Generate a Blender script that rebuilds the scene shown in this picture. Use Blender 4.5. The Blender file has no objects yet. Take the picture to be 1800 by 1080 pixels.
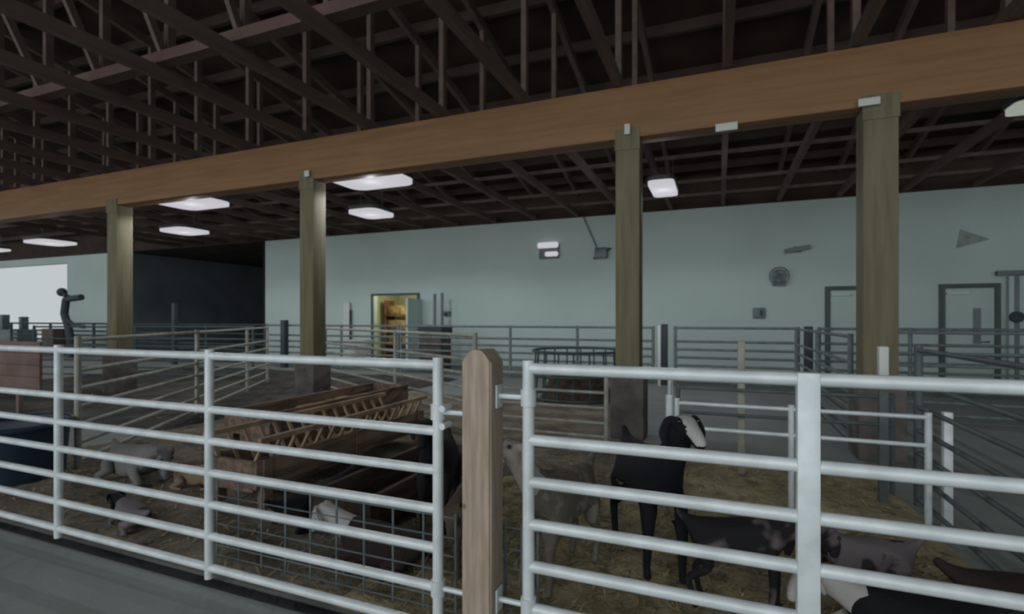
import bpy, bmesh, math, random
from mathutils import Vector, Matrix
random.seed(7)
C = bpy.context.scene
COL = C.collection
PI = math.pi
H = 1.52; HOR = 560; F = 900.0; YAW = math.radians(22)

# ---------- reading places off the photograph (image frame 1800x1080) ----------
def X(px, Y): return Y*math.tan(math.atan((px-900)/F)-YAW)
def depth(px, Y):
    a = math.atan((px-900)/F)
    return Y/math.cos(a-YAW)*math.cos(a)
def Z(px, py, Y): return H-(py-HOR)*depth(px, Y)/F
def G(px, zc):            # ground point from column and camera depth
    a = math.atan((px-900)/F); d = zc/math.cos(a)
    return (d*math.sin(a-YAW), d*math.cos(a-YAW))

# ---------- materials ----------
def mat(name, col, rough=.7, metal=0, var=.12, scale=6, col2=None, bump=0, bscale=40, emit=None, es=1, stretch=None, spec=.3):
    m = bpy.data.materials.new(name); m.use_nodes = True
    nt = m.node_tree; b = nt.nodes['Principled BSDF']
    b.inputs['Roughness'].default_value = rough; b.inputs['Metallic'].default_value = metal
    b.inputs['Specular IOR Level'].default_value = spec
    tc = nt.nodes.new('ShaderNodeTexCoord'); mp = nt.nodes.new('ShaderNodeMapping')
    nt.links.new(tc.outputs['Object'], mp.inputs['Vector'])
    if stretch: mp.inputs['Scale'].default_value = stretch
    n = nt.nodes.new('ShaderNodeTexNoise'); n.inputs['Scale'].default_value = scale; n.inputs['Detail'].default_value = 5
    nt.links.new(mp.outputs['Vector'], n.inputs['Vector'])
    r = nt.nodes.new('ShaderNodeValToRGB')
    c2 = col2 or tuple(max(0, c*(1-var*2)) for c in col)
    c1 = col if col2 else tuple(c*(1+var*.6) for c in col)
    r.color_ramp.elements[0].color = (*c2, 1); r.color_ramp.elements[0].position = .36
    r.color_ramp.elements[1].color = (*c1, 1); r.color_ramp.elements[1].position = .64
    nt.links.new(n.outputs['Fac'], r.inputs['Fac']); nt.links.new(r.outputs['Color'], b.inputs['Base Color'])
    if bump:
        n2 = nt.nodes.new('ShaderNodeTexNoise'); n2.inputs['Scale'].default_value = bscale; n2.inputs['Detail'].default_value = 4
        nt.links.new(mp.outputs['Vector'], n2.inputs['Vector'])
        bp = nt.nodes.new('ShaderNodeBump'); bp.inputs['Strength'].default_value = bump; bp.inputs['Distance'].default_value = .02
        nt.links.new(n2.outputs['Fac'], bp.inputs['Height']); nt.links.new(bp.outputs['Normal'], b.inputs['Normal'])
    if emit:
        b.inputs['Emission Color'].default_value = (*emit, 1); b.inputs['Emission Strength'].default_value = es
    return m
M = {}
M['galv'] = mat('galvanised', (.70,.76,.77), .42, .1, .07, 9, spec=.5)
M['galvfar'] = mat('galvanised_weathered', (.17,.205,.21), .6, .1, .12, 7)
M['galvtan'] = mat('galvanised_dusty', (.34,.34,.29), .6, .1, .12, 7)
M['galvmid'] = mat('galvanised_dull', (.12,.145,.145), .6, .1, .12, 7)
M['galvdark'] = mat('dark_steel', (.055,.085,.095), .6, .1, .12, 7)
M['postwood'] = mat('post_wood', (.43,.345,.265), .8, 0, .12, 7, bump=.3, stretch=(6,6,.5))
M['beamwood'] = mat('glulam_wood', (.275,.150,.068), .6, 0, .08, 2.5, bump=.12, stretch=(.35,4,7))
M['colwood'] = mat('column_wood', (.185,.165,.098), .75, 0, .1, 3, bump=.2, stretch=(5,5,.4))
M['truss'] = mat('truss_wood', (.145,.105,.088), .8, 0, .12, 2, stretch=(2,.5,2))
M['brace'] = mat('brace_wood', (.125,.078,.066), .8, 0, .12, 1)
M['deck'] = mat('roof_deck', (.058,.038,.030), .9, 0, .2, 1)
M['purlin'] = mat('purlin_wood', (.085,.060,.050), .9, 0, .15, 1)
M['wall'] = mat('wall_paint', (.50,.61,.565), .75, 0, .03, .5)
M['wallrib'] = mat('trim_paint', (.56,.66,.62), .7, 0, .03, .5)
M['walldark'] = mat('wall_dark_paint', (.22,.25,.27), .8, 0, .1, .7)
M['steelblack'] = mat('dark_painted_steel', (.05,.065,.07), .7, 0, .1, 2)
M['black'] = mat('flat_black', (.012,.013,.014), .8, 0, .1, 4)
M['concrete'] = mat('concrete', (.25,.268,.258), .8, 0, .07, .9, bump=.08, bscale=30)
M['concpier'] = mat('concrete_pier', (.14,.125,.115), .85, 0, .2, 4, bump=.3)
M['bed'] = mat('bedding', (.46,.39,.22), .95, 0, .2, 3.2, col2=(.28,.235,.145), bump=.7, bscale=30)
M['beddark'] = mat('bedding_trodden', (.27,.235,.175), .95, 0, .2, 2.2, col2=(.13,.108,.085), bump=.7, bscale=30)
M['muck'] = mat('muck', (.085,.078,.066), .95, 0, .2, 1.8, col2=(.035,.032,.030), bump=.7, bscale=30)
M['straw'] = mat('straw', (.42,.35,.20), .8, 0, .3, 8)
M['bunk'] = mat('bunk_wood', (.24,.165,.12), .85, 0, .25, 3, bump=.3, stretch=(5,.6,5))
M['bunkdark'] = mat('bunk_wood_dark', (.07,.05,.04), .85, 0, .25, 3, bump=.3, stretch=(5,.6,5))
M['slat'] = mat('slat_wood', (.40,.28,.18), .8, 0, .2, 3)
M['navy'] = mat('navy_plastic', (.025,.05,.08), .5, 0, .15, 2)
M['redbrown'] = mat('red_brown_board', (.19,.125,.105), .8, 0, .15, 2)
M['frame'] = mat('door_frame_paint', (.085,.115,.105), .6, 0, .08, 2)
M['doorleaf'] = mat('door_leaf_paint', (.46,.57,.53), .6, 0, .03, 1)
M['white'] = mat('white_enamel', (.62,.64,.60), .5, 0, .03, 3)
M['fixture'] = mat('fixture_metal', (.10,.10,.11), .5, .3, .05, 3)
M['lens'] = mat('lamp_lens', (.03,.03,.03), .6, spec=0, emit=(.95,.93,1.0), es=.56)
M['lensdim'] = mat('lamp_lens_dim', (.45,.48,.42), .4, emit=(.95,1.0,.88), es=.28)  # faint glow put into the lens so the unlit lamp shows whitish
M['storewall'] = mat('store_room_wall', (.50,.52,.36), .8, 0, .05, 1)
M['hay'] = mat('hay', (.38,.26,.11), .95, 0, .25, 5, bump=.6)
M['shelfwood'] = mat('shelf_wood', (.20,.10,.05), .8, 0, .2, 3)
M['binbrown'] = mat('brown_bin', (.11,.085,.07), .7, 0, .1, 3)
M['gasphalt'] = mat('yard_ground', (.55,.56,.56), .9, 0, .06, .3)
M['greymetal'] = mat('grey_metal', (.17,.20,.20), .5, .3, .1, 3)
M['hoof'] = mat('hoof', (.03,.026,.022), .6)
M['eye'] = mat('eye_black', (.01,.008,.005), .1, spec=.8)
M['horn'] = mat('horn', (.16,.13,.10), .6)

# ---------- mesh helpers ----------
def bx(bm, x0, x1, y0, y1, z0, z1, bev=0):
    r = bmesh.ops.create_cube(bm, size=1)
    vs = r['verts']
    for v in vs:
        v.co = Vector(((x0+x1)/2+v.co.x*(x1-x0), (y0+y1)/2+v.co.y*(y1-y0), (z0+z1)/2+v.co.z*(z1-z0)))
    if bev:
        es = list({e for v in vs for e in v.link_edges})
        bmesh.ops.bevel(bm, geom=es, offset=bev, segments=2, affect='EDGES', profile=.5)
def tube(bm, p, q, r, n=12, r2=None, caps=True):
    p = Vector(p); q = Vector(q); d = q-p; L = d.length
    res = bmesh.ops.create_cone(bm, cap_ends=caps, segments=n, radius1=r, radius2=r if r2 is None else r2, depth=L)
    M4 = Matrix.Translation((p+q)/2) @ d.to_track_quat('Z', 'Y').to_matrix().to_4x4()
    bmesh.ops.transform(bm, matrix=M4, verts=res['verts'])
def bar(bm, p, q, w, h):       # rectangular bar p->q ; w sideways, h up-ish
    p = Vector(p); q = Vector(q); d = q-p; L = d.length
    r = bmesh.ops.create_cube(bm, size=1)
    z = d.normalized(); up = Vector((0,0,1)) if abs(z.z) < .95 else Vector((0,1,0))
    s = z.cross(up).normalized(); u = s.cross(z).normalized()
    for v in r['verts']:
        v.co = (p+q)/2 + s*v.co.x*w + u*v.co.y*h + z*v.co.z*L
def path_tube(bm, pts, r, n=8):
    for a, b in zip(pts, pts[1:]): tube(bm, a, b, r, n)
    for a in pts[1:-1]:
        bmesh.ops.create_icosphere(bm, subdivisions=1, radius=r*1.02, matrix=Matrix.Translation(a))
def obj(name, bm, m, parent=None, smooth=True):
    me = bpy.data.meshes.new(name); bm.to_mesh(me); bm.free()
    ms = m if isinstance(m, (list, tuple)) else [m]
    for k in ms: me.materials.append(M[k] if isinstance(k, str) else k)
    if smooth:
        for p in me.polygons: p.use_smooth = True
        try: me.set_sharp_from_angle(angle=math.radians(35))
        except Exception: pass
    o = bpy.data.objects.new(name, me); COL.objects.link(o)
    if parent: o.parent = parent
    return o
def B(name, m, x0, x1, y0, y1, z0, z1, parent=None, bev=0):
    bm = bmesh.new(); bx(bm, x0, x1, y0, y1, z0, z1, bev); return obj(name, bm, m, parent)
def thing(name, label, cat, loc=(0,0,0), rz=0, group=None):
    o = bpy.data.objects.new(name, None); COL.objects.link(o); o.empty_display_size = .2
    o.location = loc; o.rotation_euler = (0,0,rz); tag(o, label, cat, group); return o
def tag(o, label, cat, group=None, kind=None):
    o['label'] = label; o['category'] = cat
    if group: o['group'] = group
    if kind: o['kind'] = kind
    return o
def struct(o): o['kind'] = 'structure'; return o
def boxthing(name, m, label, cat, x0, x1, y0, y1, z0, z1, bev=0, group=None):
    bm = bmesh.new(); cx, cy = (x0+x1)/2, (y0+y1)/2
    bx(bm, x0-cx, x1-cx, y0-cy, y1-cy, 0, z1-z0, bev)
    o = obj(name, bm, m); o.location = (cx, cy, z0); return tag(o, label, cat, group)
ORD = ['first','second','third','fourth','fifth','sixth','seventh','eighth','ninth','tenth','eleventh','twelfth','thirteenth','fourteenth','fifteenth','sixteenth','seventeenth','eighteenth','nineteenth','twentieth','twenty-first','twenty-second','twenty-third','twenty-fourth']

# ================= SETTING =================
YW = 14.5; WZ = 4.45
FG = 2.06       # front gate line
struct(B('floor', 'concrete', -46, 14, -6, 30, -.2, 0))
struct(B('ground_outside', 'gasphalt', -90, -16, 30.01, 80, -.25, -.02))
d1a, d1b = X(657,YW), X(735,YW); d1z = Z(695,518,YW)
OA, OB, OZ = -41, X(118,YW), 4.12
bm = bmesh.new()
bx(bm, X(466,YW), d1a, YW, YW+.2, 0, WZ); bx(bm, d1b, 14, YW, YW+.2, 0, WZ); bx(bm, d1a, d1b, YW, YW+.2, d1z, WZ)
struct(obj('wall_back', bm, 'wall', smooth=False))
XR = X(216, YW)
bm = bmesh.new()
bx(bm, OB, XR, YW, YW+.2, 0, WZ); bx(bm, OA, OB, YW, YW+.2, OZ, WZ); bx(bm, -46, OA, YW, YW+.2, 0, WZ)
struct(obj('wall_back_left', bm, 'wall', smooth=False))
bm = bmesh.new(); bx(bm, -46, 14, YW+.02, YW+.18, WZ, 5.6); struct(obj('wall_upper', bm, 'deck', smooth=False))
# recess behind the light wall
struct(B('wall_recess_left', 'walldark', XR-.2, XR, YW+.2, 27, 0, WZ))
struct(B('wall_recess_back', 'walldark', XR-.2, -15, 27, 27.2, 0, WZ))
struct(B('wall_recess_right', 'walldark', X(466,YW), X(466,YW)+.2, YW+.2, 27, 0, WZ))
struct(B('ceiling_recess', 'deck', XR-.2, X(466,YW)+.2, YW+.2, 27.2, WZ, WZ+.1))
struct(B('trim_1', 'black', X(466,YW)-.06, X(466,YW)-.002, YW-.04, YW+.25, 0, WZ))
struct(B('trim_2', 'black', -5.7, 1.9, 2.04, 2.10, .0, .012))   # thin black strip on the floor under the gates
struct(B('wall_right', 'wall', 14, 14.2, -6, YW+.2, 0, 5.6))
# store room behind the open doorway
bm = bmesh.new()
bx(bm, d1a-1.2, d1a-1.1, YW+.2, YW+3.0, 0, 2.7); bx(bm, d1b+.5, d1b+.6, YW+.2, YW+3.0, 0, 2.7)
bx(bm, d1a-1.2, d1b+.6, YW+3.0, YW+3.1, 0, 2.7); bx(bm, d1a-1.2, d1b+.6, YW+.2, YW+3.1, 2.7, 2.8)
struct(obj('wall_store_room', bm, 'storewall', smooth=False))
sh = thing('storage_shelf', 'brown wooden shelf seen through the open doorway in the far wall', 'shelf', (d1a-.25, YW+2.0, 0))
for k, zz in enumerate((.5, 1.05, 1.6)):
    B('shelf', 'shelfwood', -.55, .85, -.3, .3, zz, zz+.05, sh)
for sx in (-.55, .82): B('side_panel', 'shelfwood', sx, sx+.04, -.3, .3, 0, 2.2, sh)
hb = ['on the bottom shelf', 'on the middle shelf', 'on the top shelf']
for k, zz in enumerate((.55, 1.10, 1.65)):
    boxthing('hay_bale', 'hay', 'golden hay bale %s in the room behind the open doorway' % hb[k], 'hay bale',
             d1a-.70, d1a+.50, YW+1.78, YW+2.22, zz, zz+.36, .04, 'hay bales in the store room')
# roof: sloping deck with purlins
def roofz(Y): return 5.45+.22*(YW-Y)
bm = bmesh.new()
y0, y1 = -6, YW+.3
vs = [bm.verts.new(c) for c in [(-46,y0,roofz(y0)),(14.2,y0,roofz(y0)),(14.2,y1,roofz(y1)),(-46,y1,roofz(y1)),
      (-46,y0,roofz(y0)+.2),(14.2,y0,roofz(y0)+.2),(14.2,y1,roofz(y1)+.2),(-46,y1,roofz(y1)+.2)]]
for f in ((3,2,1,0),(4,5,6,7),(0,1,5,4),(1,2,6,5),(2,3,7,6),(3,0,4,7)): bm.faces.new([vs[i] for i in f])
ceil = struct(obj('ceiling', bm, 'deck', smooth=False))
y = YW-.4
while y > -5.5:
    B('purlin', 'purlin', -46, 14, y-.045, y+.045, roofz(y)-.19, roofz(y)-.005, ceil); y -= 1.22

# ---------- beam, columns ----------
BY0, BY1, BZ0, BZ1 = 6.54, 6.84, 3.80, 4.46
bm = bmesh.new(); bx(bm, -22, 11, -.15, .15, 0, BZ1-BZ0, .012)
bmo = obj('support_beam', bm, 'beamwood'); bmo.location = (0, 6.69, BZ0)
tag(bmo, 'long deep orange-brown timber beam carried on the square wooden columns', 'beam')
cols = [(211, 'leftmost olive wooden column, standing in front of the bright opening and the dark recess', .31),
        (550, 'square wooden column left of the front post, between the two lit ceiling lamps', .29),
        (1106,'square olive wooden column right of the front post, with a pale tag at its top', .30),
        (1541,'widest wooden column at the right, standing beside the two grey doors', .32)]
cx3 = X(1106, 6.69)
for px, lab, w in cols:
    cx = X(px, 6.69)
    t = thing('support_column', lab, 'column', (cx, 6.69, 0), 0, 'wooden columns under the beam')
    B('shaft', 'colwood', -w/2, w/2, -w/2, w/2, .6, BZ0-.002, t, .012)
    B('pier', 'concpier', -w/2-.06, w/2+.06, -w/2-.06, w/2+.06, 0, .8, t, .02)
    B('saddle_plate', 'colwood', -w/2-.006, w/2+.006, -w/2-.012, -w/2, BZ0-.15, BZ0+.12, t)
def tagplate(px, py, w, h, Y, lab):
    cx = X(px, Y); cz = Z(px, py, Y)
    return boxthing('metal_tag', 'white', lab, 'tag', cx-w/2, cx+w/2, Y-.03, Y, cz-h/2, cz+h/2, .005)
tagplate(1103, 228, .07, .13, 6.52, 'small pale upright tag at the top of the column right of the front post')
tagplate(1527, 180, .20, .08, 6.50, 'small pale flat tag at the top of the widest column at the right')
tagplate(1277, 224, .24, .09, 6.54, 'small pale junction box under the beam between the two right columns')
tagplate(541, 306, .10, .10, 6.52, 'small dull tag at the top of the column left of the front post')

# ---------- trusses ----------
CH = 4.50
TX = [-1.2+1.3*k for k in range(-15, 7)]
def make_truss(lab, x):
    t = thing('roof_truss', lab, 'roof truss', (x, 6.69, BZ1), 0, 'wooden roof trusses')
    def m(name, pts, w, h, k='truss'):
        bm = bmesh.new()
        (ya, za), (yb, zb) = pts
        bar(bm, (0, ya-6.69, za-BZ1), (0, yb-6.69, zb-BZ1), w, h); return obj(name, bm, k, t, smooth=False)
    m('bottom_chord', ((-5.8, CH+.05), (YW, CH+.05)), .09, .15)
    m('top_chord', ((-5.8, roofz(-5.8)-.30), (YW, roofz(YW)-.30)), .09, .16)
    for yy in (8.05, 6.66, 4.36, 1.8, -1.2):
        m('upright_web', ((yy, CH+.10), (yy, roofz(yy)-.33)), .075, .10)
    for a, b in ((4.36,3.0), (1.8,-.2), (-1.2,-3.2)):
        m('diagonal_web', ((a, CH+.12), (b, roofz(b)-.35)), .06, .09)
    return t
land = {0:'over the right end of the beam'}
names = {}
tr0 = None
for i, x in enumerate(TX):
    n = len(TX)-1-i
    lab = 'dark brown wooden roof truss on the beam, %s counted from the right end' % ORD[n]
    if tr0 is None: tr0 = make_truss(lab, x)
    else:
        r = tr0.copy(); COL.objects.link(r); r.location = (x, 6.69, BZ1); r['label'] = lab
        for ch in list(tr0.children):
            c = ch.copy(); COL.objects.link(c); c.parent = r
lb = ['reddish wooden brace crossing over the truss chords in front of the beam',
      'thin wooden brace crossing the truss chords behind the beam, nearest the beam',
      'thin wooden brace crossing the truss chords midway between beam and far wall',
      'thin wooden brace crossing the truss chords close to the far wall']
for k, yy in enumerate((4.22, 10.45, 12.4, 13.8)):
    w = .16 if k == 0 else .05
    boxthing('lateral_brace', 'brace' if k == 0 else 'truss', lb[k], 'roof brace', -22, 11, yy-w/2, yy+w/2, CH+.126, CH+.126+(.13 if k == 0 else .07), 0, 'braces across the trusses')

# ---------- lamps ----------
def lamp(px, py, w, d, lab, lit=True, zc=4.0, power=85):
    zz = (zc-H)*F/(HOR-py); x, y = G(px, zz)
    t = thing('ceiling_lamp', lab, 'lamp', (x, y, zc), 0, 'ceiling lamps')
    def rnd(name, m, hw, hd_, z0, z1, rad):
        bm = bmesh.new(); bx(bm, -hw, hw, -hd_, hd_, z0, z1)
        es = [e for e in bm.edges if abs(e.verts[0].co.z-e.verts[1].co.z) > .01]
        bmesh.ops.bevel(bm, geom=es, offset=rad, segments=6, affect='EDGES', profile=.5); obj(name, bm, m, t)
    rr_ = min(w, d)*.28
    rnd('housing', 'fixture', w/2, d/2, .035, .11, rr_); rnd('lens', 'lens' if lit else 'lensdim', w/2-.02, d/2-.02, -.03, .035, rr_-.02)
    for sx in (-w*.35, w*.35):
        bm = bmesh.new(); tube(bm, (sx, 0, .1), (sx, 0, CH+.02-zc), .008, 6); obj('hanger_rod', bm, 'fixture', t)
    if lit:
        L = bpy.data.lights.new('lamp_light', 'SPOT'); L.spot_size = math.radians(168); L.spot_blend = .25; L.energy = power; L.color = (.93,.96,1); L.shadow_soft_size = 0
        lo = bpy.data.objects.new('lamp_light', L); COL.objects.link(lo); lo.parent = t; lo.location = (0, 0, -.22)
        L2 = bpy.data.lights.new('lamp_spill', 'POINT'); L2.energy = power*.20; L2.color = (.93,.93,1); L2.shadow_soft_size = 0
        l2 = bpy.data.objects.new('lamp_spill', L2); COL.objects.link(l2); l2.parent = t; l2.location = (0, 0, -.24)
lamp(653, 317, 1.38, .98, 'large lit ceiling lamp just right of the column left of the front post')
lamp(338, 357, 1.40, 1.0, 'large lit ceiling lamp between the two left columns, the upper of the pair there')
lamp(653, 376, .86, .95, 'smaller lit lamp below and behind the large lamp in the middle')
lamp(325, 407, 1.1, 1.0, 'smaller lit lamp between the two left columns, the lower of the pair there')
lamp(89, 427, 1.3, 1.1, 'lit lamp at far left above the bright opening')
lamp(1166, 332, .50, 1.2, 'lit squarish lamp right of the third column with a pale glow')
lamp(-8, 440, 1.0, .6, 'dim lamp cut by the left edge of the photo', power=20)
lamp(1812, 188, .42, .42, 'unlit whitish lamp cut by the right edge under the beam', lit=False)
# twin lamp on the far wall
t = thing('wall_light', 'twin white floodlight mounted high on the far pale wall', 'wall light', (X(966,YW), YW, Z(966,455,YW)))
B('bracket', 'greymetal', -.30, .30, -.10, 0, 0, .40, t, .02)
B('lens', 'lens', -.33, .31, -.18, -.10, .30, .47, t, .05); B('lens', 'lens', -.10, .31, -.19, -.10, .05, .19, t, .05)
def wbox(name, m, lab, cat, x0, x1, y0, y1, dep=.1, bev=.01):
    a, b = X(x0, YW), X(x1, YW); xm = (x0+x1)/2
    return boxthing(name, m, lab, cat, a, b, YW-dep, YW, Z(xm, y1, YW), Z(xm, y0, YW), bev)
t = thing('wall_camera_box', 'grey box with a thin slanting conduit on the far wall left of the third column', 'box', (X(1058,YW), YW, Z(1058,455,YW)))
B('box', 'greymetal', -.17, .17, -.18, 0, .0, .30, t, .02)
bm = bmesh.new(); tube(bm, (-.12, -.05, .28), (X(1026,YW)-X(1058,YW), -.05, WZ-Z(1058,455,YW)), .018, 8); obj('conduit', bm, 'greymetal', t)
bm = bmesh.new(); bar(bm, (-.22,-.09,.0), (.26,-.09,.28), .05, .05); obj('lever', bm, 'steelblack', t)
t = thing('wall_horn', 'slim grey tilted fixture high on the wall left of the widest column', 'fixture', (X(1401,YW), YW, Z(1401,444,YW)))
bm = bmesh.new(); bar(bm, (-.27,-.09,.03), (.27,-.09,.12), .12, .10); obj('body', bm, 'greymetal', t); B('mount', 'greymetal', -.1, .1, -.05, 0, 0, .14, t)
t = thing('wall_fan', 'round grey wall fan on the pale wall left of the widest column', 'fan', (X(1369,YW), YW, Z(1369,503,YW)))
bm = bmesh.new()
for r in (.22, .15, .07):
    pts = [Vector((r*math.cos(a*PI/10), -.16, .24+r*math.sin(a*PI/10))) for a in range(21)]
    path_tube(bm, pts, .014, 6)
for a in range(8): tube(bm, (0,-.16,.24), (.22*math.cos(a*PI/4),-.16,.24+.22*math.sin(a*PI/4)), .009, 6)
obj('guard', bm, 'greymetal', t)
bm = bmesh.new()
for a in range(4):
    c, s = math.cos(a*PI/2+.4), math.sin(a*PI/2+.4); bar(bm, (.02*c,-.10,.24+.02*s), (.18*c,-.10,.24+.18*s), .07, .012)
obj('blade', bm, 'steelblack', t)
bm = bmesh.new(); tube(bm, (0,0,.24), (0,-.14,.24), .06, 14); bx(bm, -.15, .15, -.06, 0, 0, .12); obj('motor', bm, 'greymetal', t)
t = thing('switch_box', 'small grey switch box on the wall below the round fan', 'switch', (X(1334,YW), YW, Z(1334,560,YW)))
B('box', 'greymetal', -.14, .14, -.09, 0, 0, .27, t, .02); B('lever', 'steelblack', .02, .07, -.14, -.09, .08, .2, t)
t = thing('wall_sign', 'faint pale triangular panel on the wall above the right door', 'sign', (X(1700,YW), YW, Z(1700,436,YW)))
bm = bmesh.new()
tri = [(-.20,-.02,0),(.40,-.02,.17),(-.12,-.02,.42)]
v = [bm.verts.new(p) for p in tri]+[bm.verts.new((p[0],0,p[2])) for p in tri]
bm.faces.new(v[:3]); bm.faces.new(v[3:][::-1])
for i in range(3): bm.faces.new((v[i], v[i+3], v[(i+1)%3+3], v[(i+1)%3]))
M['signgrey'] = mat('sign_grey', (.30,.37,.33), .7); obj('panel', bm, 'signgrey', t, smooth=False)

# ---------- doors in the far wall ----------
def door(n, x0, x1, ytop, leaf=True, fw=.10):
    a, b = X(x0, YW), X(x1, YW); zt = Z((x0+x1)/2, ytop, YW)
    r = bpy.data.objects.new('door_%d' % n, None); COL.objects.link(r); r.location = (a, YW, 0); struct(r); W = b-a
    bm = bmesh.new(); bx(bm, 0, fw, -.07, -.0, 0, zt); bx(bm, W-fw, W, -.07, -.0, 0, zt); bx(bm, fw, W-fw, -.07, -.0, zt-fw, zt)
    obj('door_frame', bm, 'frame', r, smooth=False)
    if leaf:
        B('door_leaf', 'doorleaf', fw+.005, W-fw-.005, -.045, -.005, .01, zt-fw-.005, r, .004)
        bm = bmesh.new(); leaf_o = COL.objects[-1]; tube(bm, (W-fw-.12,-.04,1.0), (W-fw-.12,-.1,1.0), .025, 10); tube(bm, (W-fw-.12,-.1,1.0), (W-fw-.25,-.1,1.0), .014, 8); obj('door_handle', bm, 'greymetal', leaf_o)
        B('door_closer', 'wallrib', fw+.02, fw+.42, -.09, -.045, zt-fw-.14, zt-fw-.08, r)
    return r, W, zt
r, W, zt = door(1, 654, 738, 516, leaf=False, fw=.07)
r, W, zt = door(2, 1450, 1551, 503)
r, W, zt = door(3, 1650, 1757, 499)
B('kick_window', 'greymetal', W-.48, W-.34, -.052, -.045, .95, 1.75, r)
# sliding door with track on the right edge
r = bpy.data.objects.new('door_4', None); COL.objects.link(r); r.location = (X(1764,YW), YW, 0); struct(r)
zt = Z(1780, 478, YW)
B('door_leaf', 'doorleaf', .05, 1.35, -.11, -.06, .03, zt-.1, r, .004)
B('track', 'greymetal', -.15, 2.6, -.15, 0, zt-.08, zt+.02, r)
B('edge_strip', 'greymetal', .14, .22, -.125, -.11, .03, zt-.1, r)
bm = bmesh.new(); tube(bm, (.16,-.12,1.55), (.16,-.2,1.55), .12, 14); obj('latch', bm, 'steelblack', r)
# open leaf of the first doorway
lf = struct(B('door_5', 'doorleaf', X(738,YW)+.02, X(738,YW)+.10, YW-.85, YW-.02, .02, 2.15))
for k, (px, pt, lab) in enumerate(((764, 517, 'left'), (777, 515, 'right'))):
    bm = bmesh.new(); tube(bm, (0,0,0), (0,0,Z(px,pt,13.9)-.0), .045, 10); tube(bm, (0,0,.0), (0,0,.02), .09, 10)
    o = obj('standpipe', bm, 'greymetal'); o.location = (X(px,13.9), 13.9, 0)
    tag(o, '%s of the two grey upright pipes beside the open doorway' % lab, 'pipe', 'upright pipes by the doorway')
t = thing('dispenser', 'small dark box fixed to the wall right of the upright pipes', 'dispenser', (X(787,YW), YW, Z(787,556,YW)))
B('body', 'greymetal', -.1, .12, -.12, 0, 0, .16, t, .02); B('lever', 'steelblack', -.04, .04, -.16, -.12, .02, .1, t)
bxx = X(765, 12.9)
t = thing('feed_bin', 'brown wooden feed bin standing by the open doorway in the far wall', 'bin', (bxx, 12.9, 0))
B('body', 'binbrown', -.36, .36, -.3, .3, 0, Z(765,584,12.9)-.06, t, .02); B('lid', 'steelblack', -.39, .39, -.33, .33, Z(765,584,12.9)-.06, Z(765,572,12.9), t, .02)
t = thing('white_board', 'narrow white panel leaning on the far wall left of the open doorway', 'board', (X(612,YW), YW, 0))
B('panel', 'white', -.13, .13, -.10, -.05, 0, Z(612,532,YW), t, .01); B('edge', 'steelblack', .13, .18, -.10, -.05, 0, Z(612,545,YW), t)
t = thing('white_tub', 'low white tub on the floor left of the open doorway', 'tub', (X(628,13.2), 13.2, 0))
bm = bmesh.new(); tube(bm, (0,0,0), (0,0,.78), .40, 24, .46); obj('body', bm, 'white', t)
bm = bmesh.new(); tube(bm, (0,0,.78), (0,0,.84), .49, 24); obj('rim', bm, 'white', t)

# ---------- gates / pen panels ----------
RZ = [1.305, 1.0, .82, .64, .46, .28, .10]
def gate(x0, y0, x1, y1, ups, m, lab, cat='gate', name='pipe_gate', rails=RZ, r=.022, sr=.026, top=None, group='pipe panels of the animal pens', wide=None, ub=None):
    dx, dy = x1-x0, y1-y0; L = math.hypot(dx, dy)
    t = thing(name, lab, cat, (x0, y0, 0), math.atan2(dy, dx), group)
    allu = [0.0]+[u for u in ups]+[L]
    for z in rails:
        bm = bmesh.new(); tube(bm, (0,0,z), (L,0,z), r, 12); obj('rail', bm, m, t)
    T = (top or rails[0])+.035
    for u in allu:
        bm = bmesh.new()
        if wide and abs(u-wide) < .01: bx(bm, u-.036, u+.036, -.028, .028, rails[-1]-.05, T-.01, .006)
        else: tube(bm, (u,0,rails[-1]-.06 if ub is None else ub), (u,0,T), sr, 14)
        obj('upright', bm, m, t)
    return t
xs = X(770,FG), X(368,FG), X(103,FG); xl = xs[2]-1.46
GL = gate(xl, FG, xs[0], FG, [xs[2]-xl, xs[1]-xl], 'galv', 'bright galvanised pipe gate in front, left of the wooden post', r=.0225, sr=.025, group='front gates')
xa, xb, xc = X(929,FG), X(1420,FG), 1.95
GR = gate(xa, FG, xc, FG, [xb-xa], 'galv', 'bright galvanised pipe gate in front, right of the wooden post', r=.0245, sr=.026, group='front gates', wide=xb-xa)
# front wooden post
px0, px1 = -1.042, -.902
t = thing('gate_post', 'pale square wooden post with a chamfered top between the two front gates', 'post', ((px0+px1)/2, FG, 0))
bm = bmesh.new(); s = .07; TOP = Z(848,616,2.0)
prof = [(-s,0),(s,0),(s,TOP-.055),(s-.035,TOP-.01),(s-.05,TOP),(-s+.05,TOP),(-s+.035,TOP-.01),(-s,TOP-.055)]
fr = [bm.verts.new((x,-s,z)) for x, z in prof]; bk = [bm.verts.new((x,s,z)) for x, z in prof]
bm.faces.new(fr); bm.faces.new(bk[::-1])
for i in range(len(prof)): bm.faces.new((fr[i], bk[i], bk[(i+1)%8], fr[(i+1)%8]))
bmesh.ops.recalc_face_normals(bm, faces=bm.faces)
bmesh.ops.bevel(bm, geom=[e for e in bm.edges if abs((e.verts[0].co-e.verts[1].co).z) > .5], offset=.008, segments=2, affect='EDGES')
obj('shaft', bm, 'postwood', t)
def knot(z, x):
    bm = bmesh.new(); bmesh.ops.create_uvsphere(bm, u_segments=12, v_segments=6, radius=.014, matrix=Matrix.Translation((x,-s+.008,z)) @ Matrix.Diagonal((1,.7,1.8,1))); return obj('knot', bm, 'bunk', t)
knot(.70, -.055)
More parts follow.
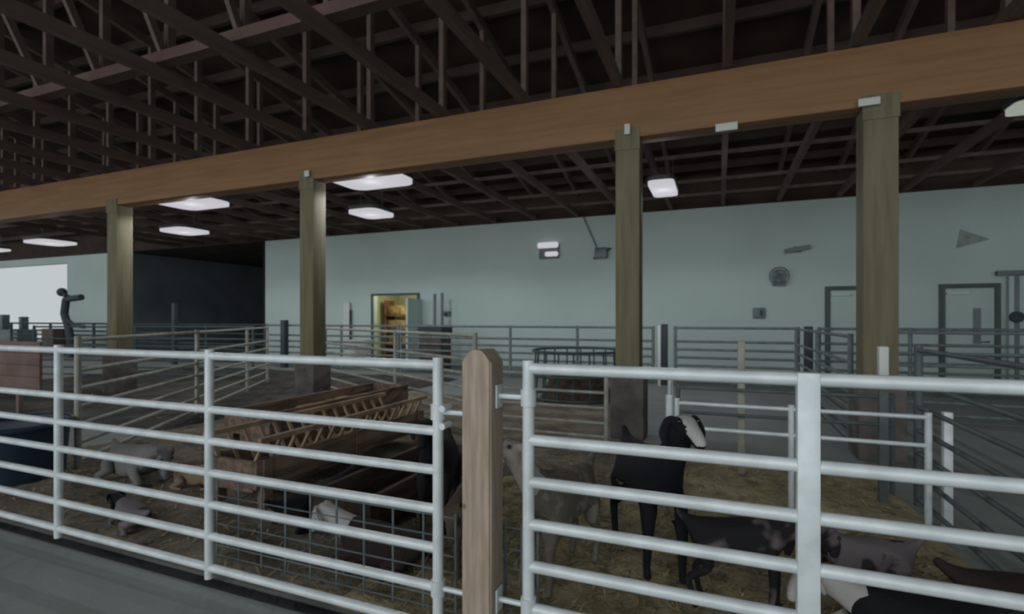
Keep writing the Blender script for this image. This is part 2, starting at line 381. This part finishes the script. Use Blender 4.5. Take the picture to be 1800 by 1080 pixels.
def hinge(parent, x_from, x_to, z, dx):
    bm = bmesh.new(); tube(bm, (x_from,0,z), (x_to,0,z), .012, 8); obj('hinge_pin', bm, 'galv', parent)
    bm = bmesh.new(); tube(bm, (dx,0,z-.035), (dx,0,z+.035), .034, 12); obj('hinge_collar', bm, 'galv', parent)
    bm = bmesh.new(); bx(bm, x_to-.004, x_to+.004, -.03, .03, z-.05, z+.05); obj('hinge_plate', bm, 'galv', parent)
LL = xs[0]-xl
hinge(GL, LL, px0-xl-.008, 1.09, LL); hinge(GL, LL, px0-xl-.008, .28, LL)
hinge(GR, 0, px1-xa+.008, 1.18, 0); hinge(GR, 0, px1-xa+.008, .29, 0)
for zz in (1.03, 1.11):
    bm = bmesh.new(); tube(bm, (LL+.04,-.035,zz), (LL+.04,.035,zz), .016, 8); obj('bolt', bm, 'galv', GL)
# wire hog panel behind lower half of left gate
def hog(x0, x1, y, lab, n):
    t = thing('wire_panel', lab, 'wire panel', (x0, y, 0), 0, 'low wire panels behind the front gates')
    for z in (.08,.14,.20,.27,.35,.44,.54):
        bm = bmesh.new(); tube(bm, (0,0,z), (x1-x0,0,z), .004, 6); obj('line_wire', bm, 'galvfar', t)
    for k in range(n+1):
        u = (x1-x0)*k/n; bm = bmesh.new(); tube(bm, (u,.006,.06), (u,.006,.56), .0065, 6); obj('stay_wire', bm, 'galvfar', t)
hog(X(380,FG+.16), X(800,FG+.16), FG+.16, 'low grey wire mesh panel behind the front gate left of the post', 9)
hog(X(888,FG+.16), X(945,FG+.16), FG+.16, 'short low wire mesh panel in the gap right of the front post', 2)

YA = 12.15
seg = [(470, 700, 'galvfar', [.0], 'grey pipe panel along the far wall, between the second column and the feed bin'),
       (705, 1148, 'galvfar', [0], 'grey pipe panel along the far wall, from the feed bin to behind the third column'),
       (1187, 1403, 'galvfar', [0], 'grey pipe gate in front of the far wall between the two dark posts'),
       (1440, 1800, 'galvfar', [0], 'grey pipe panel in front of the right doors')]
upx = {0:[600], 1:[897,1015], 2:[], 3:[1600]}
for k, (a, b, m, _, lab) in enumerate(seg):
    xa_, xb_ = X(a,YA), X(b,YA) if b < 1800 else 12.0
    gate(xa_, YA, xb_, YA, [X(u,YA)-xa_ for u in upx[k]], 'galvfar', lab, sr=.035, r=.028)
def post(px, Y, ztop, w, m, lab, name='fence_post'):
    return boxthing(name, m, lab, 'post', X(px,Y)-w/2, X(px,Y)+w/2, Y-w/2, Y+w/2, 0, ztop, .008, 'posts of the pens')
post(1168, YA, Z(1168,570,YA), .14, 'steelblack', 'dark post at the far fence just right of the third column')
post(1421, YA-.2, Z(1421,574,YA), .15, 'steelblack', 'dark post at the far fence left of the widest column')
post(1159, YA-.25, 1.36, .06, 'white', 'thin white post beside the dark post right of the third column')
post(500, YA-.1, Z(500,563,YA), .17, 'steelblack', 'dark short post at the far fence left of the second column')
post(307, 11.5, Z(307,533,11.5), .13, 'steelblack', 'dark tall thin post in front of the dark recess')

# D: left pen divider running back
g0 = G(137, 5.1); g1 = (X(470, 8.9), 8.9)
Ld = math.hypot(g1[0]-g0[0], g1[1]-g0[1])
gate(*g0, *g1, [Ld*.42, Ld*.78], 'galvtan', 'dusty pipe panel running back from the left, behind the front left gate', sr=.03)
# left continuing rails
g2 = (-14.5, 5.6)
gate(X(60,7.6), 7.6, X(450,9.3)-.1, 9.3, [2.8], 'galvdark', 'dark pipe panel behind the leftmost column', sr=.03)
# B: diagonal panel centre left
b0 = (X(572,8.6), 8.6); b1 = (X(835,5.72), 5.72); Lb = math.hypot(b1[0]-b0[0], b1[1]-b0[1])
gate(*b0, *b1, [Lb*.60], 'galvtan', 'dusty pipe panel slanting between the second column and the front post', sr=.03)
# C: panel toward third column
gate(X(850,6.0), 6.0, X(1066,6.0), 6.0, [], 'galvtan', 'dusty low pipe panel ending at the foot of the third column', rails=[.84,.64,.46,.28,.12], r=.018, sr=.028)
# E: low pen panels in the right pen
LR = [.84,.64,.46,.28,.12]
YE = 4.45
e0, e1 = X(1190,YE), X(1632,YE)
gate(e0, YE, e1, YE, [X(1391,YE)-e0], 'galv', 'low light pipe panel inside the right pen behind the black goat', ub=0, rails=[.82,.62,.42], r=.016, sr=.022, group='low pen panels')
gate(e0-.06, YE, e0-.16, 5.75, [], 'galv', 'low light panel end-on beside the foot of the third column', rails=LR, r=.016, sr=.03, group='low pen panels')
# taller grey panel behind it
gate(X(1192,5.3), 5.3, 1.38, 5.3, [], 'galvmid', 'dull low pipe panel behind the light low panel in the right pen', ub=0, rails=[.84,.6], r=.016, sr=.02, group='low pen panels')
post(1303, 5.38, 1.30, .065, 'galvtan', 'dusty post in the right pen behind the low light panel')
# F: divider running back on the right
XF = 1.46
gate(XF, 2.2, XF, 4.95, [], 'galvmid', 'grey pipe panel running back from the right front gate', rails=[1.27,1.0,.82,.64,.46,.28,.10], sr=.03, r=.018)
t = thing('fence_post', 'short post with a white cap standing in front of the widest column', 'post', (X(1552,5.05), 5.05, 0), 0, 'posts of the pens')
B('shaft', 'galvmid', -.03, .03, -.03, .03, 0, 1.0, t); B('cap', 'white', -.035, .035, -.035, .035, 1.0, 1.29, t, .01)
post(1665, 4.5, .86, .055, 'galv', 'low light post just right of the end of the low panel, right pen')
gate(XF-.02, 7.1, XF-.02, 11.7, [2.2], 'galvfar', 'grey pipe panel running back beyond the widest column', sr=.03)
gate(2.2, 9.3, 8.5, 9.3, [2.0,4.2], 'galvfar', 'grey pipe panel across the aisle in front of the right doors', sr=.03)

# left background gates against the bright opening
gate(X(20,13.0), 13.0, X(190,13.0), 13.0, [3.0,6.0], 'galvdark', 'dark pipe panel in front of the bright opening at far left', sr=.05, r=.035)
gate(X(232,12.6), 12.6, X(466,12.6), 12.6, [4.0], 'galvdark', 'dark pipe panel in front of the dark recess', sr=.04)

# jointed pole stand in front of bright opening
YS = 12.0
def pp(px, py): return Vector((X(px,YS), YS, Z(px,py,YS)))
base = pp(124, 600)
t = thing('pole_fan', 'dark bent pole with two arms silhouetted against the bright opening at left', 'stand', (base.x, YS, 0))
def rel(v): return Vector((v.x-base.x, 0, v.z))
bm = bmesh.new(); path_tube(bm, [Vector((0,0,0)), rel(pp(124,598)), rel(pp(120,575)), rel(pp(113,552)), rel(pp(116,528)), rel(pp(120,522))], .13, 10); obj('pole', bm, 'steelblack', t)
bm = bmesh.new(); path_tube(bm, [rel(pp(119,526)), rel(pp(143,523))], .12, 10); obj('arm', bm, 'steelblack', t)
bm = bmesh.new(); path_tube(bm, [rel(pp(117,524)), rel(pp(110,514))], .07, 8)
bmesh.ops.create_uvsphere(bm, u_segments=14, v_segments=8, radius=.17, matrix=Matrix.Translation(rel(pp(109,514)))); obj('head', bm, 'steelblack', t)
bm = bmesh.new(); path_tube(bm, [rel(pp(118,562)), rel(pp(130,572)), rel(pp(148,575))], .07, 8); obj('arm', bm, 'steelblack', t)
boxthing('crate', 'binbrown', 'brown crate on the floor left of the dark bent pole', 'crate', X(88,12.6), X(108,12.6), 12.3, 12.9, 0, Z(98,578,12.6), .02)
t = thing('machine', 'pale low machine in front of the bright opening at the left edge', 'machine', (X(25,13.8), 13.8, 0))
B('body', 'greymetal', -1.1, 1.1, -.4, .4, 0, 1.0, t, .05); B('mast', 'greymetal', -.95, -.7, -.15, .15, 1.0, 1.7, t, .02); B('mast', 'greymetal', .7, .9, -.15, .15, 1.0, 1.6, t, .02)

# round hay feeder ring behind the front post
RF = (X(1015,9.2), 9.2); rr = .82
t = thing('round_hay_feeder', 'dark blue-grey round hay feeder ring behind the third column', 'hay feeder', (*RF, 0))
for z in (.1,.5,.93):
    bm = bmesh.new(); path_tube(bm, [Vector((rr*math.cos(a*PI/18), rr*math.sin(a*PI/18), z)) for a in range(37)], .022, 8); obj('ring', bm, 'galvdark', t)
for a in range(18):
    c, s_ = math.cos(a*PI/9), math.sin(a*PI/9); bm = bmesh.new(); tube(bm, (rr*c, rr*s_, .0), (rr*c*.93, rr*s_*.93, .93), .015, 8); obj('bar', bm, 'galvdark', t)
bm = bmesh.new(); tube(bm, (0,0,0), (0,0,.45), .68, 24, .5)
for v in bm.verts: v.co += Vector((random.uniform(-.04,.04), random.uniform(-.04,.04), random.uniform(-.05,.05) if v.co.z > .2 else 0))
o = obj('hay_pile', bm, 'bunkdark'); o.location = (*RF, 0); tag(o, 'dark heap of hay inside the round feeder', 'hay', kind='stuff')

# wooden feed bunks in the left pen
def bunk(x, y0, y1, top, m, lab, rack=False, w=.5):
    t = thing('feed_bunk', lab, 'feed trough', (x, y0, 0), 0, 'wooden feed bunks in the left pen'); L = y1-y0
    for sx in (-1, 1):
        B('side_board', m, sx*w/2-.02, sx*w/2+.02, 0, L, top-.22, top, t, .004)
    B('bottom_board', m, -w/2+.02, w/2-.02, 0, L, top-.24, top-.21, t)
    for yy in (0, L-.04): B('end_board', m, -w/2+.02, w/2-.02, yy, yy+.04, top-.21, top-.01, t)
    n = max(2, int(L/1.1)+1)
    for k in range(n):
        yy = .06+(L-.2)*k/(n-1)
        for sx in (-1, 1): B('leg', m, sx*w/2-.035 if sx > 0 else sx*w/2-.035, sx*w/2+.035, yy, yy+.08, 0, top-.05 if not rack else top+.0, t)
    if rack:
        for sx in (-1, 1):
            B('top_rail', 'slat', sx*.30-.02, sx*.30+.02, 0, L, top+.14, top+.18, t)
        k = 0
        while k*.16 < L:
            for sx in (-1, 1):
                bm = bmesh.new(); bar(bm, (sx*.10, .05+k*.16, top-.2), (sx*.30, .05+k*.16, top+.15), .03, .02); obj('slat', bm, 'slat', t, smooth=False)
            k += 1
    return t
bunk(-3.55, 2.9, 5.3, .42, 'bunk', 'brown wooden hay rack bunk with pale slats in the left pen', True)
bunk(-4.55, 3.9, 6.4, .55, 'bunk', 'brown wooden feed bunk behind the slatted one, left of the second column', w=.6)
bunk(-2.35, 2.75, 4.3, .34, 'bunkdark', 'dark low wooden trough just behind the left front gate', w=.45)
def haymound(x, y, rx, ry, h, z, lab):
    bm = bmesh.new(); bmesh.ops.create_icosphere(bm, subdivisions=4, radius=1)
    for v in bm.verts:
        n = math.sin(v.co.x*9+x)*math.cos(v.co.y*11)*.07+random.uniform(-.03,.03)
        v.co = Vector((v.co.x*rx*(1+n), v.co.y*ry*(1+n), max(0, v.co.z*h*(1+2*n))))
    o = obj('hay_heap', bm, 'hay'); o.location = (x, y, z); tag(o, lab, 'hay', kind='stuff')
haymound(-3.55, 4.1, .18, 1.05, .12, .215, 'loose hay lying in the slatted bunk')
haymound(-4.55, 5.1, .24, 1.1, .14, .345, 'loose hay lying in the rear brown bunk')

# left: tub and board
t = thing('stock_tank', 'large dark navy tank behind the left front gate at the photo edge', 'tank', (*G(15,4.75), 0))
bm = bmesh.new(); tube(bm, (0,0,0), (0,0,.52), .40, 32, .44); obj('wall', bm, 'navy', t)
bm = bmesh.new(); path_tube(bm, [Vector((.445*math.cos(a*PI/18), .445*math.sin(a*PI/18), .53)) for a in range(37)], .03, 8); obj('rim', bm, 'navy', t)
t = thing('board_panel', 'reddish brown wooden board panel beyond the front gate at the left edge', 'panel', (X(25,4.6), 4.6, 0))
for k in range(4): B('board', 'redbrown', -2.2, X(72,4.6)-X(25,4.6), -.02, .02, .42+.185*k, .60+.185*k, t, .004)
for xx in (-2.1, -1.0, .0): B('leg', 'redbrown', xx, xx+.08, .02, .08, 0, 1.12, t)

# bedding
def heightf(x, y): return .028+.018*math.sin(x*3.1+y*1.3)*math.sin(y*4.1)+.012*math.sin(x*9+y*5)*math.cos(y*7-x*2)
def bedding(name, x0, x1, y0, y1, m, n, lab, step=.07):
    bm = bmesh.new(); nx, ny = int((x1-x0)/step), int((y1-y0)/step)
    g = [[bm.verts.new((x0+(x1-x0)*i/nx, y0+(y1-y0)*j/ny, heightf(x0+(x1-x0)*i/nx, y0+(y1-y0)*j/ny) if 0 < i < nx and 0 < j < ny else .002)) for j in range(ny+1)] for i in range(nx+1)]
    for i in range(nx):
        for j in range(ny): bm.faces.new((g[i][j], g[i+1][j], g[i+1][j+1], g[i][j+1]))
    for _ in range(n):
        x, y, a = random.uniform(x0+.1,x1-.1), random.uniform(y0+.05,y1-.1), random.uniform(0,PI)
        L, w = random.uniform(.04,.12), random.uniform(.003,.006); z = heightf(x,y)+.008
        dx, dy, px_, py_ = math.cos(a)*L/2, math.sin(a)*L/2, -math.sin(a)*w, math.cos(a)*w; t1, t2 = random.uniform(-.008,.02), random.uniform(-.008,.02)
        f = bm.faces.new([bm.verts.new(c) for c in ((x-dx-px_,y-dy-py_,z+t1),(x+dx-px_,y+dy-py_,z+t2),(x+dx+px_,y+dy+py_,z+t2),(x-dx+px_,y-dy+py_,z+t1))]); f.material_index = 1
    o = obj(name, bm, [m, 'straw']); tag(o, lab, 'straw', kind='stuff'); return o
bedding('straw_bedding', -1.9, XF-.03, 2.15, YE+.1, 'bed', 5200, 'yellowish straw bedding covering the right pen')
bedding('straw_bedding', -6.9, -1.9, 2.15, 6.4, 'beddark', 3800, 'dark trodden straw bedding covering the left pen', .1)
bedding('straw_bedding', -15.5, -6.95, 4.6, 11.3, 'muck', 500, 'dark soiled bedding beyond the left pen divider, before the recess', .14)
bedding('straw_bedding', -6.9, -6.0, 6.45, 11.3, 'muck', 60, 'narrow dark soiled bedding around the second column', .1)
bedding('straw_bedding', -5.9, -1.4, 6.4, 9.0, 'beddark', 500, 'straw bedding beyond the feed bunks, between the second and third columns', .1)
bedding('straw_bedding', -.43, XF-.03, YE+.1, 5.75, 'bed', 700, 'straw bedding behind the light low panel in the right pen')
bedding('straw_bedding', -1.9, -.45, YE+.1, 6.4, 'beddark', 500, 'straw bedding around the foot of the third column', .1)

# ================= GOATS =================
def coat(name, base, patch=None, thr=.5, sc=3.0, edge=.04):
    m = bpy.data.materials.new(name); m.use_nodes = True; nt = m.node_tree; b = nt.nodes['Principled BSDF']
    b.inputs['Roughness'].default_value = .8; b.inputs['Specular IOR Level'].default_value = .2
    tc = nt.nodes.new('ShaderNodeTexCoord'); n = nt.nodes.new('ShaderNodeTexNoise'); n.inputs['Scale'].default_value = sc; n.inputs['Detail'].default_value = 2
    nt.links.new(tc.outputs['Object'], n.inputs['Vector'])
    r = nt.nodes.new('ShaderNodeValToRGB'); p = patch or tuple(c*1.25 for c in base)
    r.color_ramp.elements[0].color = (*base,1); r.color_ramp.elements[0].position = thr
    r.color_ramp.elements[1].color = (*p,1); r.color_ramp.elements[1].position = thr+edge if patch else .8
    nt.links.new(n.outputs['Fac'], r.inputs['Fac']); nt.links.new(r.outputs['Color'], b.inputs['Base Color'])
    n2 = nt.nodes.new('ShaderNodeTexNoise'); n2.inputs['Scale'].default_value = 55; n2.inputs['Detail'].default_value = 4
    mp = nt.nodes.new('ShaderNodeMapping'); mp.inputs['Scale'].default_value = (1.6,1.6,.35)
    nt.links.new(tc.outputs['Object'], mp.inputs['Vector']); nt.links.new(mp.outputs['Vector'], n2.inputs['Vector'])
    bp = nt.nodes.new('ShaderNodeBump'); bp.inputs['Strength'].default_value = .55; bp.inputs['Distance'].default_value = .012
    nt.links.new(n2.outputs['Fac'], bp.inputs['Height']); nt.links.new(bp.outputs['Normal'], b.inputs['Normal'])
    return m
K = dict(black=coat('coat_black', (.012,.012,.014)), blackspot=coat('coat_black_spotted', (.014,.014,.018), (.38,.37,.38), .70, 9),
         darkpink=coat('coat_dark_grey_back', (.02,.019,.021), (.16,.125,.13), .56, 4.0, .08), greypink=coat('coat_grey', (.20,.17,.18), (.05,.043,.043), .52, 4.2, .06),
         shaggy=coat('coat_shaggy_brown', (.16,.145,.115), (.26,.235,.20), .55, 11, .12), brown=coat('coat_brown', (.105,.075,.055)),
         darkbrown=coat('coat_dark_brown', (.035,.026,.023)), white=coat('coat_white', (.50,.48,.46)), pale=coat('coat_pale', (.42,.38,.33)),
         palegrey=coat('coat_pale_grey', (.20,.19,.19)), tan=coat('coat_tan', (.28,.21,.14)), bw=coat('coat_black_white', (.015,.015,.017), (.45,.44,.42), .60, 3.5))
def goat(lab, loc, heading, coatk, pose='stand', s=1.0, face='white', facefn=None, hyaw=0, hlow=0, horns=False, neckk=None, name='goat', spots=True):
    t = thing(name, lab, 'goat', (loc[0], loc[1], .02), heading, 'goats in the pens')
    V = []; E = []; R = []
    def add(p, r, par=None):
        V.append(Vector(p)); R.append(r if isinstance(r, tuple) else (r, r)); i = len(V)-1
        if par is not None: E.append((par, i))
        return i
    zt = 0 if pose == 'stand' else -.37
    pel = add((-.27,0,.575+zt), (.13,.145)); bel = add((-.02,0,.54+zt), (.165,.175), pel); ch = add((.22,0,.565+zt), (.13,.165), bel)
    nb = add((.335,0,.68+zt), (.085,.105), ch)
    c, sn = math.cos(hyaw), math.sin(hyaw)
    def hd(dx, dy, dz):   # head points, rotated about the neck base
        x, y = dx, dy
        z = dz
        if hlow:  # lower the head by swinging forward and down
            a = -hlow; x, z = dx*math.cos(a)-dz*math.sin(a)*-1*-1, dx*math.sin(a)+dz*math.cos(a)
            x = dx*math.cos(hlow)+dz*math.sin(hlow); z = -dx*math.sin(hlow)+dz*math.cos(hlow)
        return (.335+x*c-y*sn, x*sn+y*c, .68+zt+z)
    n1 = add(hd(.07,0,.14), (.062,.075), nb); hb_ = add(hd(.11,0,.235), (.056,.062), n1)
    hm = add(hd(.19,0,.205), (.044,.05), hb_); nz = add(hd(.27,0,.155), (.030,.034), hm); add(hd(.295,0,.138), (.022,.022), nz)
    for sy in (-1, 1):
        e1_ = add(hd(.09,sy*.075,.225), (.012,.024), hb_); e2_ = add(hd(.10,sy*.098,.165), (.010,.028), e1_); add(hd(.115,sy*.092,.105), (.006,.010), e2_)
    tl = add((-.385,0,.645+zt), (.026,.03), pel); add((-.44,0,.70+zt), (.018,.022), tl)
    for sy in (-1, 1):
        if pose == 'stand':
            a = add((.215,sy*.085,.43), (.05,.06), ch); b_ = add((.235+sy*.02,sy*.085,.27), .031, a); d = add((.225+sy*.03,sy*.085,.08), .020, b_); add((.245+sy*.03,sy*.085,.02), .025, d)
            a = add((-.25,sy*.095,.44), (.07,.085), pel); b_ = add((-.2,sy*.1,.34), .046, a); d = add((-.335+sy*.02,sy*.095,.235), .027, b_); e = add((-.30+sy*.02,sy*.095,.08), .020, d); add((-.28+sy*.02,sy*.095,.02), .025, e)
        else:
            a = add((.26,sy*.11,.12), (.05,.05), ch); b_ = add((.40,sy*.11,.06), .032, a); d = add((.27,sy*.14,.03), .022, b_); add((.20,sy*.14,.025), .024, d)
            a = add((-.20,sy*.13,.14), (.075,.07), pel); b_ = add((-.06,sy*.17,.12), .048, a); d = add((-.27,sy*.19,.045), .03, b_); e = add((-.10,sy*.21,.03), .022, d); add((-.05,sy*.21,.025), .024, e)
    me = bpy.data.meshes.new('tmp'); me.from_pydata([v for v in V], E, []); me.update()
    o = bpy.data.objects.new('tmp', me); COL.objects.link(o)
    sk = o.modifiers.new('s', 'SKIN'); sk.branch_smoothing = .6
    for i, r in enumerate(R):
        me.skin_vertices[0].data[i].radius = r; me.skin_vertices[0].data[i].use_root = (i == 0)
    sb = o.modifiers.new('u', 'SUBSURF'); sb.levels = 2; sb.render_levels = 2
    dg = bpy.context.evaluated_depsgraph_get(); dg.update()
    nm = bpy.data.meshes.new_from_object(o.evaluated_get(dg)); bpy.data.objects.remove(o); nm.name = 'body'
    nm.materials.clear()
    for k in (coatk, face, 'x'): nm.materials.append(K[k] if k != 'x' else M['hoof'])
    hbv = Vector(hd(.11,0,.235)); nzv = Vector(hd(.295,0,.138)); ax = (nzv-hbv); Lh = ax.length; ax.normalize(); side = Vector((-sn, c, 0))
    for p in nm.polygons:
        p.use_smooth = True; q = p.center; idx = 0
        rel_ = q-hbv; top = rel_.dot(side.cross(ax)*-1) > .005; u = rel_.dot(ax)/Lh; w = abs(rel_.dot(side))
        if facefn == 'blaze' and top and u > -.1 and w < .034 and u < 1.3 and rel_.length < .3: idx = 1
        if facefn == 'side' and u > .05 and .015 < w < .2 and rel_.length < .3 and u < .75: idx = 1
        if facefn == 'full' and u > -.35 and rel_.length < .3: idx = 1
        if facefn == 'fullneck' and q.x > .32 and q.z > .7+zt: idx = 1
        if facefn == 'saddle' and q.z > .60+zt and -.22 < q.x < .12: idx = 1
        if pose == 'stand' and q.z < .035: idx = 2
        p.material_index = idx
    bo = bpy.data.objects.new('body', nm); COL.objects.link(bo); bo.parent = t
    for sy in (-1, 1):
        bm = bmesh.new(); bmesh.ops.create_uvsphere(bm, u_segments=10, v_segments=8, radius=.012, matrix=Matrix.Translation(hd(.165,sy*.046,.235))); obj('eye', bm, 'eye', t)
        if horns:
            bm = bmesh.new()
            pts = [Vector(hd(.10-.03*i-.012*i*i, sy*(.025+.012*i), .285+.05*i-.008*i*i)) for i in range(5)]
            for i in range(4): tube(bm, pts[i], pts[i+1], .015-.003*i, 8, .012-.003*i)
            obj('horn', bm, 'horn', t)
    t.scale = (s, s, s)
    return t
def at(px, zc): return G(px, zc)
R_ = math.radians
# heading: 0 = facing +X (right), -90 = facing the camera side
goat('black goat standing with its head raised and a white blaze, behind the right front gate', at(1140,3.12), R_(-62), 'blackspot', s=1.07, face='white', facefn='blaze', hyaw=R_(2))
goat('small black goat with grey-pink back, standing right of the tall black goat', at(1300,2.62), R_(2), 'darkpink', s=.70, face='black', hlow=R_(62))
goat('pale grey goat with dark patches lying on the straw right of the wide gate bar', at(1525,2.95), R_(200), 'greypink', 'lie', s=.72, face='darkbrown', facefn='full', hlow=R_(50))
goat('black and white goat lying at the bottom edge right of the wide gate bar', at(1612,2.30), R_(188), 'bw', 'lie', s=.80, face='white', facefn='full', hlow=R_(45))
goat('dark brown goat lying at the bottom right corner behind the front gate', at(1860,2.3), R_(-5), 'darkbrown', 'lie', s=1.0, face='black', hlow=R_(70))
goat('shaggy grey-brown goat with a white face standing just right of the front post', at(985,2.95), R_(-105), 'shaggy', s=.93, face='pale', facefn='full', hyaw=R_(-20))
goat('brown goat partly hidden behind the front wooden post', at(838,3.05), R_(-80), 'brown', s=.80, face='brown', hlow=R_(75))
goat('black goat standing behind the brown one, left of the front post', at(772,3.75), R_(-70), 'black', s=.95, face='black', hlow=R_(15))
goat('black goat lying in the left pen behind the third gate section', at(548,3.75), R_(75), 'black', 'lie', s=.8, face='black', hlow=R_(40))
goat('dark goat with a white-grey head lying near the low wire panel in the left pen', at(680,3.05), R_(185), 'darkbrown', 'lie', s=.82, face='white', facefn='full', hlow=R_(45))
goat('pale grey goat lying far back in the left pen', at(235,4.75), R_(-10), 'palegrey', 'lie', s=1.0, face='palegrey', hlow=R_(60))
goat('tan kid lying beside the pale grey goat in the left pen', at(345,4.55), R_(10), 'tan', 'lie', s=.6, face='tan', hlow=R_(30))
goat('small mottled grey kid lying near the bottom of the left gate', at(235,3.65), R_(170), 'greypink', 'lie', s=.55, face='black', facefn='full', hlow=R_(60))

# ================= LIGHT =================
w = bpy.data.worlds.new('sky'); C.world = w; w.use_nodes = True
bg = w.node_tree.nodes['Background']; bg.inputs[0].default_value = (.90,.97,1.0,1); bg.inputs[1].default_value = .58
S = bpy.data.lights.new('daylight_fill', 'SUN'); S.energy = 1.48; S.angle = R_(70); S.color = (.92,.97,1)  # broad sun lamp added as soft frontal fill through the open near side
so = bpy.data.objects.new('daylight_fill', S); COL.objects.link(so)
so.rotation_euler = Vector((.18, 1, -.17)).to_track_quat('-Z', 'Y').to_euler()
L = bpy.data.lights.new('store_room_fill', 'POINT'); L.energy = 45; L.color = (1,.93,.7); L.shadow_soft_size = 0  # added point light brightens the store room, no fixture belongs to it
lo = bpy.data.objects.new('store_room_fill', L); COL.objects.link(lo); lo.location = (d1a+.6, YW+1.0, 2.5)

# ================= CAMERA =================
cd = bpy.data.cameras.new('camera'); cd.sensor_width = 36; cd.lens = 18; cd.shift_y = 20/1800; cd.clip_end = 300
cd.dof.use_dof = True; cd.dof.focus_distance = .6; cd.dof.aperture_fstop = 8.5
co = bpy.data.objects.new('camera', cd); COL.objects.link(co); co.location = (0,0,H); co.rotation_euler = (PI/2, 0, YAW)
C.camera = co
vs_ = C.view_settings; vs_.view_transform = 'Standard'; vs_.look = 'None'; vs_.exposure = 0; vs_.gamma = 1; vs_.use_curve_mapping = False
